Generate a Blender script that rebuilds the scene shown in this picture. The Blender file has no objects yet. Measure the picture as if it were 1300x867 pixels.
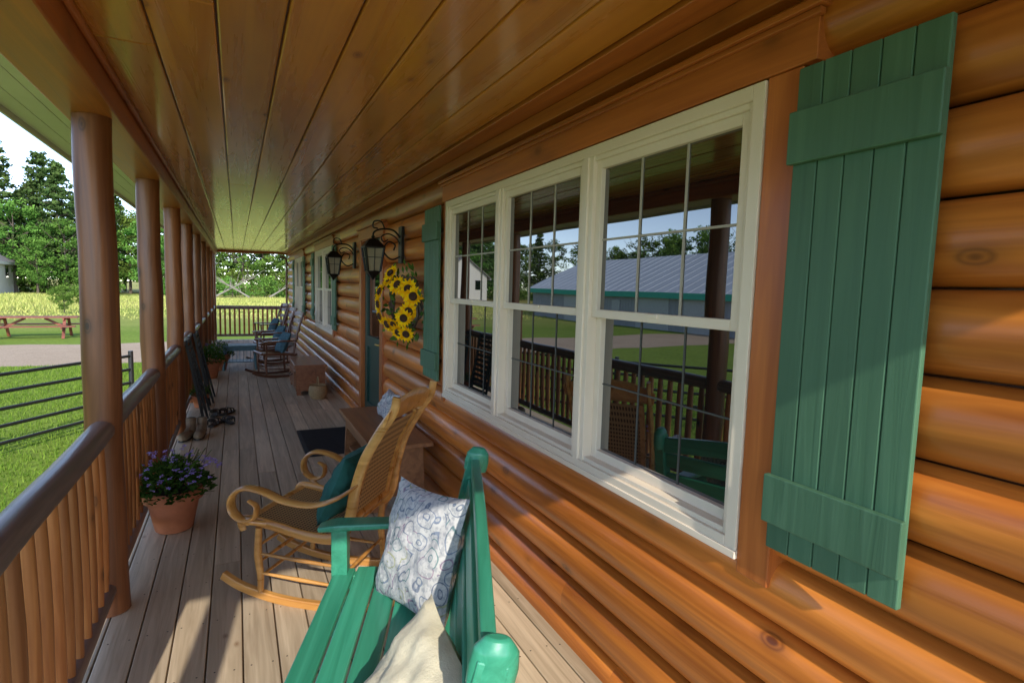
import bpy, bmesh, math, random
import numpy as np
from mathutils import Vector, Matrix
random.seed(7)
R=math.radians
scene=bpy.context.scene
DZ=-1.6      # deck level (camera is the origin)
GZ=-2.2      # ground level
YA,YB=-.95,17.3  # porch ends; unseen near roof end set so the sun patch reaches the deck

# ------------------------------------------------------------------ mesh builder
def catmull(pts,n=6):
    pts=[Vector(p) for p in pts]
    if len(pts)<3: return pts
    out=[]
    P=[pts[0]*2-pts[1]]+pts+[pts[-1]*2-pts[-2]]
    for i in range(1,len(P)-2):
        a,b,c,d=P[i-1],P[i],P[i+1],P[i+2]
        for k in range(n):
            t=k/n
            out.append(0.5*((2*b)+(c-a)*t+(2*a-5*b+4*c-d)*t*t+(3*b-a-3*c+d)*t**3))
    out.append(pts[-1])
    return out
class MB:
    def __init__(s): s.v=[];s.f=[];s.t=[];s.m=[];s.s=[]
    def add(s,vs,fs,tint=None,mat=0,smooth=False):
        o=len(s.v); s.v.extend([tuple(v) for v in vs])
        if tint is None: tint=random.random()
        for f in fs:
            s.f.append([i+o for i in f]); s.t.append(tint); s.m.append(mat); s.s.append(smooth)
    def box(s,x0,x1,y0,y1,z0,z1,tint=None,mat=0,M=None):
        vs=[Vector((x,y,z)) for z in (z0,z1) for y in (y0,y1) for x in (x0,x1)]
        if M is not None: vs=[M@v for v in vs]
        s.add(vs,[(0,2,3,1),(4,5,7,6),(0,1,5,4),(2,6,7,3),(0,4,6,2),(1,3,7,5)],tint,mat)
    def beam(s,a,b,w,h,up=(0,0,1),tint=None,mat=0):
        a=Vector(a);b=Vector(b);t=(b-a).normalized();u=Vector(up)
        sd=t.cross(u).normalized();u=sd.cross(t).normalized()
        vs=[]
        for p in (a,b):
            for i,j in ((-1,-1),(1,-1),(1,1),(-1,1)):
                vs.append(p+sd*w/2*i+u*h/2*j)
        s.add(vs,[(0,3,2,1),(4,5,6,7),(0,1,5,4),(1,2,6,5),(2,3,7,6),(3,0,4,7)],tint,mat)
    def sweep(s,pts,w,h=None,side=None,n=10,sub=6,tint=None,mat=0,rect=False,taper=None,noise=0,sm=True):
        if h is None: h=w
        P=catmull(pts,sub) if sub>0 else [Vector(p) for p in pts]
        N=len(P); vs=[]
        if rect: ring=[(-1,-1),(1,-1),(1,1),(-1,1)]
        else: ring=[(math.cos(2*math.pi*k/n),math.sin(2*math.pi*k/n)) for k in range(n)]
        n=len(ring)
        ref=Vector(side) if side is not None else None
        prev=None
        for i,p in enumerate(P):
            t=(P[min(i+1,N-1)]-P[max(i-1,0)]).normalized()
            if ref is not None: sd=(ref-t*ref.dot(t)).normalized()
            else:
                if prev is None:
                    a=Vector((0,0,1)) if abs(t.z)<.9 else Vector((1,0,0))
                    sd=t.cross(a).normalized()
                else: sd=(prev-t*prev.dot(t)).normalized()
                prev=sd
            up=sd.cross(t)
            k=1.0
            if taper is not None:
                q=i/(N-1)*(len(taper)-1); j=min(int(q),len(taper)-2); k=taper[j]*(1-(q-j))+taper[j+1]*(q-j)
            for (a,b) in ring:
                kk=k*(1+noise*random.uniform(-1,1))
                vs.append(p+sd*a*w/2*kk+up*b*h/2*kk)
        fs=[]
        for i in range(N-1):
            for k in range(n):
                k2=(k+1)%n
                fs.append((i*n+k,i*n+k2,(i+1)*n+k2,(i+1)*n+k))
        fs.append(tuple(range(n))[::-1]); fs.append(tuple((N-1)*n+k for k in range(n)))
        s.add(vs,fs,tint,mat,sm)
    def lathe(s,prof,c=(0,0,0),n=24,tint=None,mat=0,sm=True,jit=0):
        vs=[];fs=[]
        for (r,z) in prof:
            for k in range(n):
                a=2*math.pi*k/n; rr=r*(1+jit*random.uniform(-1,1))
                vs.append((c[0]+rr*math.cos(a),c[1]+rr*math.sin(a),c[2]+z))
        for i in range(len(prof)-1):
            for k in range(n):
                k2=(k+1)%n; fs.append((i*n+k,i*n+k2,(i+1)*n+k2,(i+1)*n+k))
        s.add(vs,fs,tint,mat,sm)
    def pillow(s,a,b,th,M,mat=0,n=22):
        vs=[];fs=[]
        for sd in (1,-1):
            o=len(vs)
            for i in range(n+1):
                for j in range(n+1):
                    u=-1+2*i/n; v=-1+2*j/n
                    x=a*u*(1-.09*(1-v*v)); y=b*v*(1-.09*(1-u*u))
                    e=(1-u*u)*(1-v*v)
                    z=sd*th*(max(0,e))**.42*(1+.10*math.sin(5*u+3*v)+.06*math.sin(11*v-4*u))+.004*math.sin(17*u+9*v*sd)*min(1,e*4)
                    z+=sd*.006*math.sin(7*(u+v))*(1 if e>.02 else 0)
                    vs.append(M@Vector((x,y,z)))
            for i in range(n):
                for j in range(n):
                    q=(o+i*(n+1)+j,o+(i+1)*(n+1)+j,o+(i+1)*(n+1)+j+1,o+i*(n+1)+j+1)
                    fs.append(q if sd>0 else q[::-1])
        s.add(vs,fs,.5,mat,True)
    def obj(s,name,mats,parent=None,bevel=0,merge=False,loc=None,rz=0):
        me=bpy.data.meshes.new(name); me.from_pydata(s.v,[],s.f)
        for m in (mats if isinstance(mats,(list,tuple)) else [mats]): me.materials.append(m)
        me.polygons.foreach_set('material_index',s.m)
        me.polygons.foreach_set('use_smooth',s.s)
        at=me.attributes.new('tint','FLOAT','FACE'); at.data.foreach_set('value',s.t)
        if merge or any(s.s):
            bm=bmesh.new(); bm.from_mesh(me)
            if merge: bmesh.ops.remove_doubles(bm,verts=bm.verts,dist=1e-5)
            for e in bm.edges:
                if len(e.link_faces)==2 and e.calc_face_angle(0)>R(40): e.smooth=False
            bm.to_mesh(me); bm.free()
        me.update()
        o=bpy.data.objects.new(name,me); scene.collection.objects.link(o)
        if parent: o.parent=parent
        if loc: o.location=loc
        o.rotation_euler=(0,0,rz)
        if bevel:
            b=o.modifiers.new('bev','BEVEL'); b.width=bevel; b.segments=2; b.limit_method='ANGLE'; b.angle_limit=R(50)
        return o
def root(name,loc=(0,0,0),rz=0):
    e=bpy.data.objects.new(name,None); scene.collection.objects.link(e)
    e.location=loc; e.rotation_euler=(0,0,rz); e.empty_display_size=.1
    return e

# ------------------------------------------------------------------ materials
class NT:
    def __init__(s,name):
        s.mat=bpy.data.materials.new(name); s.mat.use_nodes=True
        s.nt=s.mat.node_tree; s.b=s.nt.nodes['Principled BSDF']; s.out=s.nt.nodes['Material Output']
    def n(s,t,**k):
        nd=s.nt.nodes.new(t)
        for a,b in k.items(): setattr(nd,a,b)
        return nd
    def l(s,a,b): s.nt.links.new(a,b)
    def math(s,op,a,b=None,clamp=False):
        m=s.n('ShaderNodeMath',operation=op); m.use_clamp=clamp
        for i,x in enumerate((a,b)):
            if x is None: continue
            if hasattr(x,'node'): s.l(x,m.inputs[i])
            else: m.inputs[i].default_value=x
        return m.outputs[0]
    def mix(s,fac,a,b,bt='MIX'):
        m=s.n('ShaderNodeMix',data_type='RGBA',blend_type=bt)
        for i,x in ((0,fac),(6,a),(7,b)):
            if hasattr(x,'node'): s.l(x,m.inputs[i])
            elif i==0: m.inputs[i].default_value=x
            else: m.inputs[i].default_value=(*x,1) if len(x)==3 else x
        return m.outputs[2]
    def ramp(s,f,stops,interp='LINEAR'):
        r=s.n('ShaderNodeValToRGB'); cr=r.color_ramp; cr.interpolation=interp
        while len(cr.elements)<len(stops): cr.elements.new(.5)
        for e,(p,c) in zip(cr.elements,stops):
            e.position=p; e.color=(*c,1) if not isinstance(c,(int,float)) else (c,c,c,1)
        s.l(f,r.inputs[0]); return r.outputs[0]
    def coords(s,scale=(1,1,1),tint=False,kind='Object'):
        tc=s.n('ShaderNodeTexCoord'); v=tc.outputs[kind]
        if tint:
            at=s.n('ShaderNodeAttribute',attribute_name='tint')
            cb=s.n('ShaderNodeCombineXYZ')
            for i,k in enumerate((37.,91.,53.)): s.l(s.math('MULTIPLY',at.outputs['Fac'],k),cb.inputs[i])
            ad=s.n('ShaderNodeVectorMath',operation='ADD'); s.l(v,ad.inputs[0]); s.l(cb.outputs[0],ad.inputs[1]); v=ad.outputs[0]
        m=s.n('ShaderNodeMapping'); m.inputs['Scale'].default_value=scale; s.l(v,m.inputs['Vector']); return m.outputs[0]
    def noise(s,vec,scale=1,detail=4,rough=.5,dist=0):
        n=s.n('ShaderNodeTexNoise'); n.inputs['Scale'].default_value=scale; n.inputs['Detail'].default_value=detail
        n.inputs['Roughness'].default_value=rough; n.inputs['Distortion'].default_value=dist
        if vec is not None: s.l(vec,n.inputs['Vector'])
        return n.outputs['Fac']
    def bump(s,h,strength=.3,dist=.01):
        b=s.n('ShaderNodeBump'); b.inputs['Strength'].default_value=strength; b.inputs['Distance'].default_value=dist
        s.l(h,b.inputs['Height']); s.l(b.outputs[0],s.b.inputs['Normal'])
    def col(s,c):
        if hasattr(c,'node'): s.l(c,s.b.inputs['Base Color'])
        else: s.b.inputs['Base Color'].default_value=(*c,1)
def tintv(nt,lo,hi):
    at=nt.n('ShaderNodeAttribute',attribute_name='tint')
    mr=nt.n('ShaderNodeMapRange'); mr.inputs[3].default_value=lo; mr.inputs[4].default_value=hi
    nt.l(at.outputs['Fac'],mr.inputs[0]); return mr.outputs[0]
def wood(name,dark,light,axis='Y',g=22,rough=.5,coat=0,knots=True,bump=.25,var=(.8,1.15),kcol=None,kden=1.0,stain=.35,kr=1.0,cr=.18):
    t=NT(name); s=[g,g,g]; s['XYZ'.index(axis)]=g*.05
    v=t.coords(s,True)
    f=t.noise(v,1,3,.62,.8)
    c=t.ramp(f,[(.3,dark),(.52,[(a+b)/2 for a,b in zip(dark,light)]),(.72,light)])
    s2=[2.2]*3; s2['XYZ'.index(axis)]=.7
    f2=t.noise(t.coords(s2,True),1,2,.5,.3)
    c=t.mix(stain,c,t.ramp(f2,[(.3,(.45,.42,.40)),(.7,(1.25,1.22,1.2))]),'MULTIPLY')
    if knots:
        s3=[5.5*kden]*3; s3['XYZ'.index(axis)]=3.0*kden
        vo=t.n('ShaderNodeTexVoronoi'); vo.inputs['Scale'].default_value=1; t.l(t.coords(s3,True),vo.inputs['Vector'])
        kf=t.ramp(vo.outputs['Distance'],[(.05*kr,1.0),(.075*kr,.45),(.10*kr,.75),(.13*kr,.25),(.22*kr,0.0)])
        kc=kcol or [x*.28 for x in dark]
        c=t.mix(kf,c,kc)
    hv=t.n('ShaderNodeHueSaturation'); t.l(c,hv.inputs['Color']); t.l(tintv(t,*var),hv.inputs['Value'])
    t.col(hv.outputs[0])
    rr=t.math('ADD',t.math('MULTIPLY',f,.25),rough-.12); t.l(rr,t.b.inputs['Roughness'])
    t.b.inputs['Coat Weight'].default_value=coat; t.b.inputs['Coat Roughness'].default_value=cr
    t.bump(f,bump,.004)
    return t.mat
def plain(name,c,rough=.5,metal=0,nz=.12,scale=6,bump=0.08,coat=0):
    t=NT(name); f=t.noise(t.coords((scale,)*3),1,3,.6)
    cc=t.mix(f,[x*(1-nz*1.6) for x in c],[min(1,x*(1+nz*1.6)) for x in c]); t.col(cc)
    t.b.inputs['Roughness'].default_value=rough; t.b.inputs['Metallic'].default_value=metal; t.b.inputs['Coat Weight'].default_value=coat
    if bump>.06: 
        f2=t.noise(t.coords((scale*12,)*3),1,2,.6); t.bump(f2,bump,.003)
    return t.mat
def leafm(name,c1,c2,trans=.35):
    t=NT(name)
    at=t.n('ShaderNodeAttribute',attribute_name='tint')
    oi=t.n('ShaderNodeObjectInfo')
    c=t.mix(at.outputs['Fac'],c1,c2)
    hs=t.n('ShaderNodeHueSaturation'); t.l(c,hs.inputs['Color'])
    t.l(t.math('ADD',t.math('MULTIPLY',oi.outputs['Random'],.05),.475),hs.inputs['Hue'])
    t.l(t.math('ADD',t.math('MULTIPLY',oi.outputs['Random'],.5),.75),hs.inputs['Value'])
    d=t.n('ShaderNodeBsdfDiffuse'); t.l(hs.outputs[0],d.inputs[0])
    if trans>0:
        tr=t.n('ShaderNodeBsdfTranslucent'); mx=t.n('ShaderNodeMixShader'); mx.inputs[0].default_value=trans
        t.l(hs.outputs[0],tr.inputs[0]); t.l(d.outputs[0],mx.inputs[1]); t.l(tr.outputs[0],mx.inputs[2]); t.l(mx.outputs[0],t.out.inputs[0])
    else: t.l(d.outputs[0],t.out.inputs[0])
    return t.mat

M_log=wood('log_stain',(.40,.108,.016),(.78,.265,.040),'Y',17,.38,.35,True,.3,(.80,1.12),(.14,.034,.007),.95,.55,1.0,.22)
M_ceil=wood('ceiling_pine',(.62,.215,.028),(.84,.35,.055),'Y',13,.28,.7,True,.10,(.82,1.08),(.30,.075,.012),1.0,.35,.8,.12)
M_trim=wood('trim_stain',(.38,.098,.020),(.58,.18,.036),'Y',20,.42,.15,True,.2,(.9,1.05),None,.6)
M_trimz=wood('trim_stain_vertical',(.38,.098,.020),(.58,.18,.036),'Z',20,.42,.15,True,.2,(.9,1.05),None,.6)
M_deck=wood('deck_boards',(.46,.355,.24),(.74,.60,.43),'Y',26,.62,0,True,.5,(.76,1.12),(.30,.19,.11),1.1,.35,.5)
M_post=wood('post_log',(.17,.052,.017),(.36,.13,.045),'Z',20,.42,.2,True,.35,(.85,1.1),(.05,.017,.007),1.1)
M_bal=wood('baluster_log',(.34,.11,.03),(.60,.24,.07),'Z',24,.5,.05,True,.35,(.65,1.2),(.08,.03,.01),1.3)
M_rail=wood('rail_log_weathered',(.12,.085,.08),(.27,.19,.165),'Y',24,.4,.3,True,.4,(.85,1.1),(.05,.03,.02),1.0)
M_green=wood('shutter_green_paint',(.055,.140,.080),(.078,.182,.108),'Z',30,.5,0,False,.35,(.92,1.06),stain=.25)
M_beige=plain('window_vinyl',(.80,.695,.56),.4,0,.04,4,.03)
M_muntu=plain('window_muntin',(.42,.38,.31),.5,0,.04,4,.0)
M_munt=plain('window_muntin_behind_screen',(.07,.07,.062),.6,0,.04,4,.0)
M_teal=wood('bench_teal_paint',(.030,.245,.145),(.060,.38,.24),'X',26,.34,.2,False,.3,(.85,1.12),stain=.3)
M_honey=wood('rocker_maple',(.40,.17,.035),(.72,.38,.11),'X',14,.3,.5,False,.1,(.9,1.08),stain=.3)
M_dark=wood('dark_walnut',(.10,.035,.018),(.22,.085,.04),'X',14,.35,.3,False,.1,(.9,1.08))
M_oldw=wood('old_bench_wood',(.20,.08,.03),(.40,.19,.08),'Y',18,.45,.15,True,.25,(.9,1.08))
M_chest=wood('chest_wood',(.24,.08,.03),(.42,.17,.07),'Y',16,.4,.3,True,.2,(.9,1.08))
M_black=plain('black_iron',(.018,.016,.015),.4,.6,.2,10,.1)
M_blackp=plain('black_paint',(.014,.014,.015),.45,0,.2,10,.1)
M_white=plain('soffit_paint',(.72,.74,.63),.6,0,.05,3,.05)
M_terra=plain('terracotta',(.46,.155,.07),.75,0,.2,9,.2)
M_soil=plain('soil',(.03,.02,.013),.9,0,.4,30,.6)
M_pipe=plain('pipe_steel',(.06,.06,.065),.4,.7,.2,6,.1)
M_red=wood('picnic_table_stain',(.20,.055,.035),(.36,.11,.07),'X',14,.6,knots=False)
M_roof=plain('roof_metal',(.30,.31,.31),.4,.3,.08,3,.05)
M_mat=plain('rubber_mat',(.02,.02,.022),.85,0,.3,60,.5)
M_tealc=plain('teal_cloth',(.012,.10,.085),.85,0,.2,40,.4)
M_cream=plain('cream_cloth',(.66,.60,.44),.85,0,.16,16,.5)
M_bluec=plain('blue_cloth',(.06,.13,.16),.85,0,.3,30,.4)
M_btab=plain('slate_blue_paint',(.09,.18,.21),.5,0,.15,20,.3)
M_wick=plain('wicker',(.40,.27,.13),.7,0,.35,60,.8)
M_tan=plain('tan_leather',(.26,.19,.125),.6,0,.3,20,.3)
M_dkl=plain('dark_leather',(.03,.025,.025),.55,0,.25,20,.2)
M_door=plain('door_green',(.016,.06,.045),.4,0,.08,8,.05)
M_amber=plain('lantern_glass',(.30,.26,.18),.15,0,.3,8,.05)
M_brass=plain('brass',(.55,.38,.12),.3,.9,.1,8,.02)
M_barnw=plain('barn_siding',(.36,.38,.42),.7,0,.15,2,.1)
M_barnr=plain('barn_roof',(.56,.61,.68),.45,.1,.08,1,.05)
M_bteal=plain('barn_trim',(.02,.40,.28),.5,0,.05,3,.03)
M_hwall=plain('farmhouse_siding',(.6,.58,.54),.7,0,.05,3,.05)
M_hroof=plain('farmhouse_shingles',(.20,.19,.19),.85,0,.2,6,.3)
M_bark=plain('bark',(.11,.085,.065),.9,0,.35,5,.05)
M_bdead=plain('dead_wood',(.27,.245,.21),.9,0,.25,5,.05)
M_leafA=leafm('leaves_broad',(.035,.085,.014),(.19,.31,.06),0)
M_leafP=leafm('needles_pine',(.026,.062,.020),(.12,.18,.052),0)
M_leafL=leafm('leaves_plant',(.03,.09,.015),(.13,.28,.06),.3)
M_grass=leafm('grass_blades',(.10,.19,.022),(.28,.38,.06),.3)
M_hay=leafm('tall_grass',(.24,.27,.06),(.50,.45,.16),0)
M_purp=leafm('purple_petals',(.20,.16,.50),(.42,.36,.74),.3)
M_yel=leafm('sunflower_petals',(.74,.25,.005),(.92,.52,.012),.2)
M_sfc=plain('sunflower_centre',(.05,.02,.008),.9,0,.4,80,.8)
M_whitep=plain('barn_door_paint',(.50,.52,.54),.7,0,.1,8,0)
# dark window glass
t=NT('window_glass'); f=t.noise(t.coords((1.2,1.2,1.2)),1,1,.4); t.col((.006,.008,.008)); t.b.inputs['Roughness'].default_value=.012
t.b.inputs['IOR'].default_value=2.6; t.bump(f,.045,.05); M_glass=t.mat
# cane weave
t=NT('cane_weave'); tc=t.coords((1,1,1)); sp=t.n('ShaderNodeSeparateXYZ'); t.l(tc,sp.inputs[0])
def stripe(nt,sock,k): return nt.math('ABSOLUTE',nt.math('SINE',nt.math('MULTIPLY',sock,k)))
a=stripe(t,sp.outputs[1],170.); b=stripe(t,t.math('ADD',sp.outputs[0],sp.outputs[2]),170.)
h=t.math('MULTIPLY',a,b); c=t.ramp(h,[(.25,(.42,.26,.11)),(.55,(.32,.19,.07)),(.72,(.07,.035,.012))]); t.col(c); t.b.inputs['Roughness'].default_value=.6; M_cane=t.mat
# patterned pillow cloth
t=NT('paisley_cloth'); tc=t.coords((1,1,1))
vo=t.n('ShaderNodeTexVoronoi'); vo.inputs['Scale'].default_value=15; 
nz=t.n('ShaderNodeTexNoise'); nz.inputs['Scale'].default_value=7; t.l(tc,nz.inputs['Vector'])
vm=t.n('ShaderNodeVectorMath',operation='SCALE'); vm.inputs['Scale'].default_value=.10; t.l(nz.outputs['Color'],vm.inputs[0])
va=t.n('ShaderNodeVectorMath',operation='ADD'); t.l(tc,va.inputs[0]); t.l(vm.outputs[0],va.inputs[1]); t.l(va.outputs[0],vo.inputs['Vector'])
d=t.math('FRACT',t.math('MULTIPLY',vo.outputs['Distance'],3.0))
base=(.50,.49,.49)
sepc=t.n('ShaderNodeSeparateColor'); t.l(vo.outputs['Color'],sepc.inputs[0])
pc=t.ramp(sepc.outputs[0],[(0,(.07,.11,.19)),(.3,(.05,.17,.18)),(.55,(.26,.14,.24)),(.75,(.10,.15,.25)),(.9,(.36,.36,.16))],'CONSTANT')
msk=t.ramp(d,[(.38,0.),(.43,1.),(.57,1.),(.62,0.)])
cc=t.mix(t.math('MULTIPLY',msk,.75),base,pc)
fn=t.noise(t.coords((60,60,60)),1,2,.6); cc=t.mix(.45,cc,t.ramp(fn,[(.42,(.40,.45,.55)),(.52,(1.12,1.12,1.1))]),'MULTIPLY')
t.col(cc); t.b.inputs['Roughness'].default_value=.9; t.bump(t.noise(t.coords((14,14,14)),1,3,.5),.5,.02); M_pat=t.mat
# ground
t=NT('ground_grass'); tc=t.n('ShaderNodeTexCoord'); sp=t.n('ShaderNodeSeparateXYZ'); t.l(tc.outputs['Object'],sp.inputs[0])
n1=t.noise(t.coords((.35,.35,.35)),1,4,.6); n2=t.noise(t.coords((9,9,9)),1,4,.75); n3=t.noise(t.coords((.05,.12,.1)),1,4,.6)
lawn=t.mix(n1,(.14,.23,.03),(.26,.35,.06)); lawn=t.mix(.7,lawn,t.ramp(n2,[(.3,(.45,.45,.4)),(.7,(1.3,1.3,1.2))]),'MULTIPLY')
hay=t.ramp(n3,[(.3,(.22,.28,.055)),(.5,(.42,.39,.13)),(.7,(.50,.43,.18))]); hay=t.mix(.6,hay,t.ramp(n2,[(.3,(.6,.6,.5)),(.7,(1.2,1.2,1.1))]),'MULTIPLY')
yy=t.math('ADD',sp.outputs[1],t.math('MULTIPLY',n1,14.)); fz=t.n('ShaderNodeMapRange'); fz.inputs[1].default_value=34; fz.inputs[2].default_value=54; t.l(yy,fz.inputs[0])
t.col(t.mix(fz.outputs[0],lawn,hay)); t.b.inputs['Roughness'].default_value=.95; t.b.inputs['Specular IOR Level'].default_value=.1; t.bump(n2,.6,.05); M_ground=t.mat
t=NT('gravel'); n1=t.noise(t.coords((1.1,1.1,1.1)),1,4,.6); n2=t.noise(t.coords((28,28,28)),1,3,.8)
c=t.mix(n1,(.42,.30,.20),(.58,.45,.32)); c=t.mix(.7,c,t.ramp(n2,[(.3,(.5,.5,.5)),(.7,(1.25,1.25,1.25))]),'MULTIPLY'); t.col(c); t.b.inputs['Roughness'].default_value=.95; t.bump(n2,.7,.03); M_grav=t.mat

# ------------------------------------------------------------------ ground, drive
mb=MB(); mb.add([(-500,-500,GZ),(500,-500,GZ),(500,600,GZ),(-500,600,GZ)],[(0,1,2,3)]); mb.obj('ground',M_ground)
mb=MB(); N=60; vs=[];fs=[]
for i in range(N+1):
    x=-60+72*i/N; vs+= [(x,17.6+random.uniform(-.25,.25)+.4*math.sin(x*.3),GZ+.004),(x,23.2+random.uniform(-.3,.3)+.5*math.sin(x*.21),GZ+.004)]
for i in range(N): fs.append((2*i,2*i+2,2*i+3,2*i+1))
mb.add(vs,fs); mb.obj('gravel_driveway',M_grav)

def blades(name,N,regions,h,w,mat,seed,fade=0):
    rg=np.random.default_rng(seed); V=[];T=[]
    tot=sum((r[1]-r[0])*(r[3]-r[2]) for r in regions)
    for (x0,x1,y0,y1) in regions:
        n=int(N*(x1-x0)*(y1-y0)/tot)
        X=rg.uniform(x0,x1,n);Y=rg.uniform(y0,y1,n);A=rg.uniform(0,6.28,n);H=h*rg.uniform(.3,1.2,n)
        if fade: H*=np.clip((Y-y0)/fade+.15,0,1)*(0.7+.4*np.sin(X*.5+Y*.3)*np.sin(Y*.17))
        LX=rg.normal(0,.35,n)*H;LY=rg.normal(0,.35,n)*H
        v=np.zeros((n,3,3)); cx=np.cos(A)*w/2; cy=np.sin(A)*w/2
        v[:,0]=np.stack([X-cx,Y-cy,np.full(n,GZ)],1); v[:,1]=np.stack([X+cx,Y+cy,np.full(n,GZ)],1); v[:,2]=np.stack([X+LX,Y+LY,GZ+H],1)
        V.append(v.reshape(-1,3)); T.append(rg.uniform(0,1,n))
    V=np.concatenate(V);T=np.concatenate(T);n=len(T)
    me=bpy.data.meshes.new(name); me.from_pydata(V.tolist(),[],[(3*i,3*i+1,3*i+2) for i in range(n)]); me.materials.append(mat)
    at=me.attributes.new('tint','FLOAT','FACE'); at.data.foreach_set('value',T)
    o=bpy.data.objects.new(name,me); scene.collection.objects.link(o)
blades('lawn_grass',45000,[(-6.5,-.95,3.5,17.3)],.06,.014,M_grass,1)
blades('field_grass',26000,[(-24,8,36,84)],.34,.08,M_hay,2,14)

# ------------------------------------------------------------------ log cabin
cabin=root('log_cabin')
SP=.193; Z0=.028
WZ0,WZ1=-.765,.59
wins=[(1.13,3.76,3),(8.95,11.0,2),(13.1,15.0,2)]
DY0,DY1,DZT=5.75,6.70,.50
opens=[(a,b,WZ0,WZ1) for a,b,_ in wins]+[(DY0,DY1,-3,DZT)]
mb=MB()
k0=int(math.floor((GZ-Z0)/SP)); k1=int(math.ceil((.86-Z0)/SP))
HS=SP/2-.0025
for k in range(k0,k1):
    zc=Z0+(k+.5)*SP
    zs=[]
    for i in range(15):
        a=R(-87+174*i/14); zs.append(zc+HS*math.sin(a)/math.sin(R(87)))
    for z in (WZ0,WZ1,DZT):
        if zs[0]+.002<z<zs[-1]-.002: zs.append(z)
    zs.sort()
    def X(z):
        s_=max(-1,min(1,(z-zc)/HS))*math.sin(R(87)); return 1.395-.070*math.sqrt(1-s_*s_)
    joints=sorted([random.uniform(YA,YB) for _ in range(4)]); jt=[random.random() for _ in range(6)]
    for za,zb in zip(zs[:-1],zs[1:]):
        zm=(za+zb)/2; cuts=[(YA,YB)]
        for (a,b,c,d) in opens:
            if c<zm<d:
                nc=[]
                for (p,q) in cuts:
                    if b<=p or a>=q: nc.append((p,q)); continue
                    if a>p: nc.append((p,a))
                    if b<q: nc.append((b,q))
                cuts=nc
        for (p,q) in cuts:
            e=[p]+[j for j in joints if p<j<q]+[q]
            for y0,y1 in zip(e[:-1],e[1:]):
                ji=sum(1 for j in joints if j<=y0+1e-6)
                mb.add([(X(za),y1,za),(X(za),y0,za),(X(zb),y0,zb),(X(zb),y1,zb)],[(0,1,2,3)],jt[ji],0,True)
mb.obj('log_wall',M_log,cabin,merge=True)
mb=MB(); mb.box(1.42,9,YA+.02,YB-.02,GZ,.95); mb.obj('light_blocking_core',M_dark,cabin)  # solid box added to block light behind the wall, dark in log gaps

def window(y0,y1,n,idx):
    z0,z1=WZ0,WZ1; fr=MB(); gl=MB(); mu=MB(); mt=MB()
    def ringbox(x0,x1,a,b,c,d,w,mbx):  # rectangular ring
        mbx.box(x0,x1,a,a+w,c,d); mbx.box(x0,x1,b-w,b,c,d); mbx.box(x0,x1,a+w,b-w,d-w,d); mbx.box(x0,x1,a+w,b-w,c,c+w)
    ringbox(1.312,1.42,y0,y1,z0,z1,.042,fr)
    ringbox(1.324,1.42,y0+.042,y1-.042,z0+.042,z1-.042,.018,fr)
    fr.box(1.306,1.32,y0-.004,y1+.004,z0-.012,z0+.012)
    u=(y1-y0)/n
    for i in range(1,n):
        yc=y0+u*i
        fr.box(1.318,1.42,yc-.045,yc+.045,z0+.042,z1-.042)
        fr.box(1.309,1.33,yc-.018,yc+.018,z0+.042,z1-.042)
    for i in range(n):
        a=y0+u*i+(.06 if i==0 else .045); b=y0+u*(i+1)-(.06 if i==n-1 else .045)
        c=z0+.06; d=z1-.06; m=(c+d)/2
        ringbox(1.336,1.372,a,b,m-.02,d,.034,fr)      # upper sash
        ringbox(1.362,1.40,a,b,c,m+.018,.036,fr)     # lower sash
        gl.box(1.356,1.360,a+.03,b-.03,m+.0,d-.03,.3+.1*i)
        gl.box(1.386,1.390,a+.03,b-.03,c+.03,m+.0,.2+.1*i)
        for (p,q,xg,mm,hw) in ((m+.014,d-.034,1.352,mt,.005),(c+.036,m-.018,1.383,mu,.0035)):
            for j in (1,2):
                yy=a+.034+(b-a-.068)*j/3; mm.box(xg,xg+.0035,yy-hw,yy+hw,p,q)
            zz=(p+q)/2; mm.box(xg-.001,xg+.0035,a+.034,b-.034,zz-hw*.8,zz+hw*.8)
        fr.box(1.328,1.338,(a+b)/2-.03,(a+b)/2+.03,m-.004,m+.012)
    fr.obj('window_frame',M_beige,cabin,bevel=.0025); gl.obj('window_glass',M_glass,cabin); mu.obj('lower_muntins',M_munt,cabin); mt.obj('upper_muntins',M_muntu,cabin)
    tr=MB()
    tr.box(1.318,1.42,y0-.11,y0-.002,z0-.05,z1+.004)
    tr.box(1.318,1.42,y1+.002,y1+.045,z0-.05,z1+.004)
    tr.obj('window_side_trim',M_trimz,cabin,bevel=.004)
    tr=MB(); tr.box(1.312,1.42,y0-.15,y1+.07,z1+.005,z1+.125); tr.box(1.285,1.42,y0-.17,y1+.09,z1+.126,z1+.146)
    tr.box(1.298,1.32,y0-.16,y1+.08,z1+.108,z1+.1255)
    tr.obj('window_header_trim',M_trim,cabin,bevel=.003)
def shutter(y0,y1):
    m=MB(); n=5; w=(y1-y0)/n
    for i in range(n): m.box(1.290,1.308,y0+i*w+.0012,y0+(i+1)*w-.0012,-.68,.575)
    m.box(1.2985,1.3075,y0+.003,y1-.003,-.675,.57)
    m.box(1.270,1.2895,y0-.004,y1+.004,.335,.465); m.box(1.270,1.2895,y0-.004,y1+.004,-.605,-.475)
    m.obj('window_shutter',M_green,cabin,bevel=.003)
for i,(a,b,n) in enumerate(wins): window(a,b,n,i)
shutter(.668,1.012); shutter(3.83,4.17); shutter(8.48,8.82); shutter(11.06,11.40); shutter(12.63,12.97); shutter(15.06,15.4)
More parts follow.
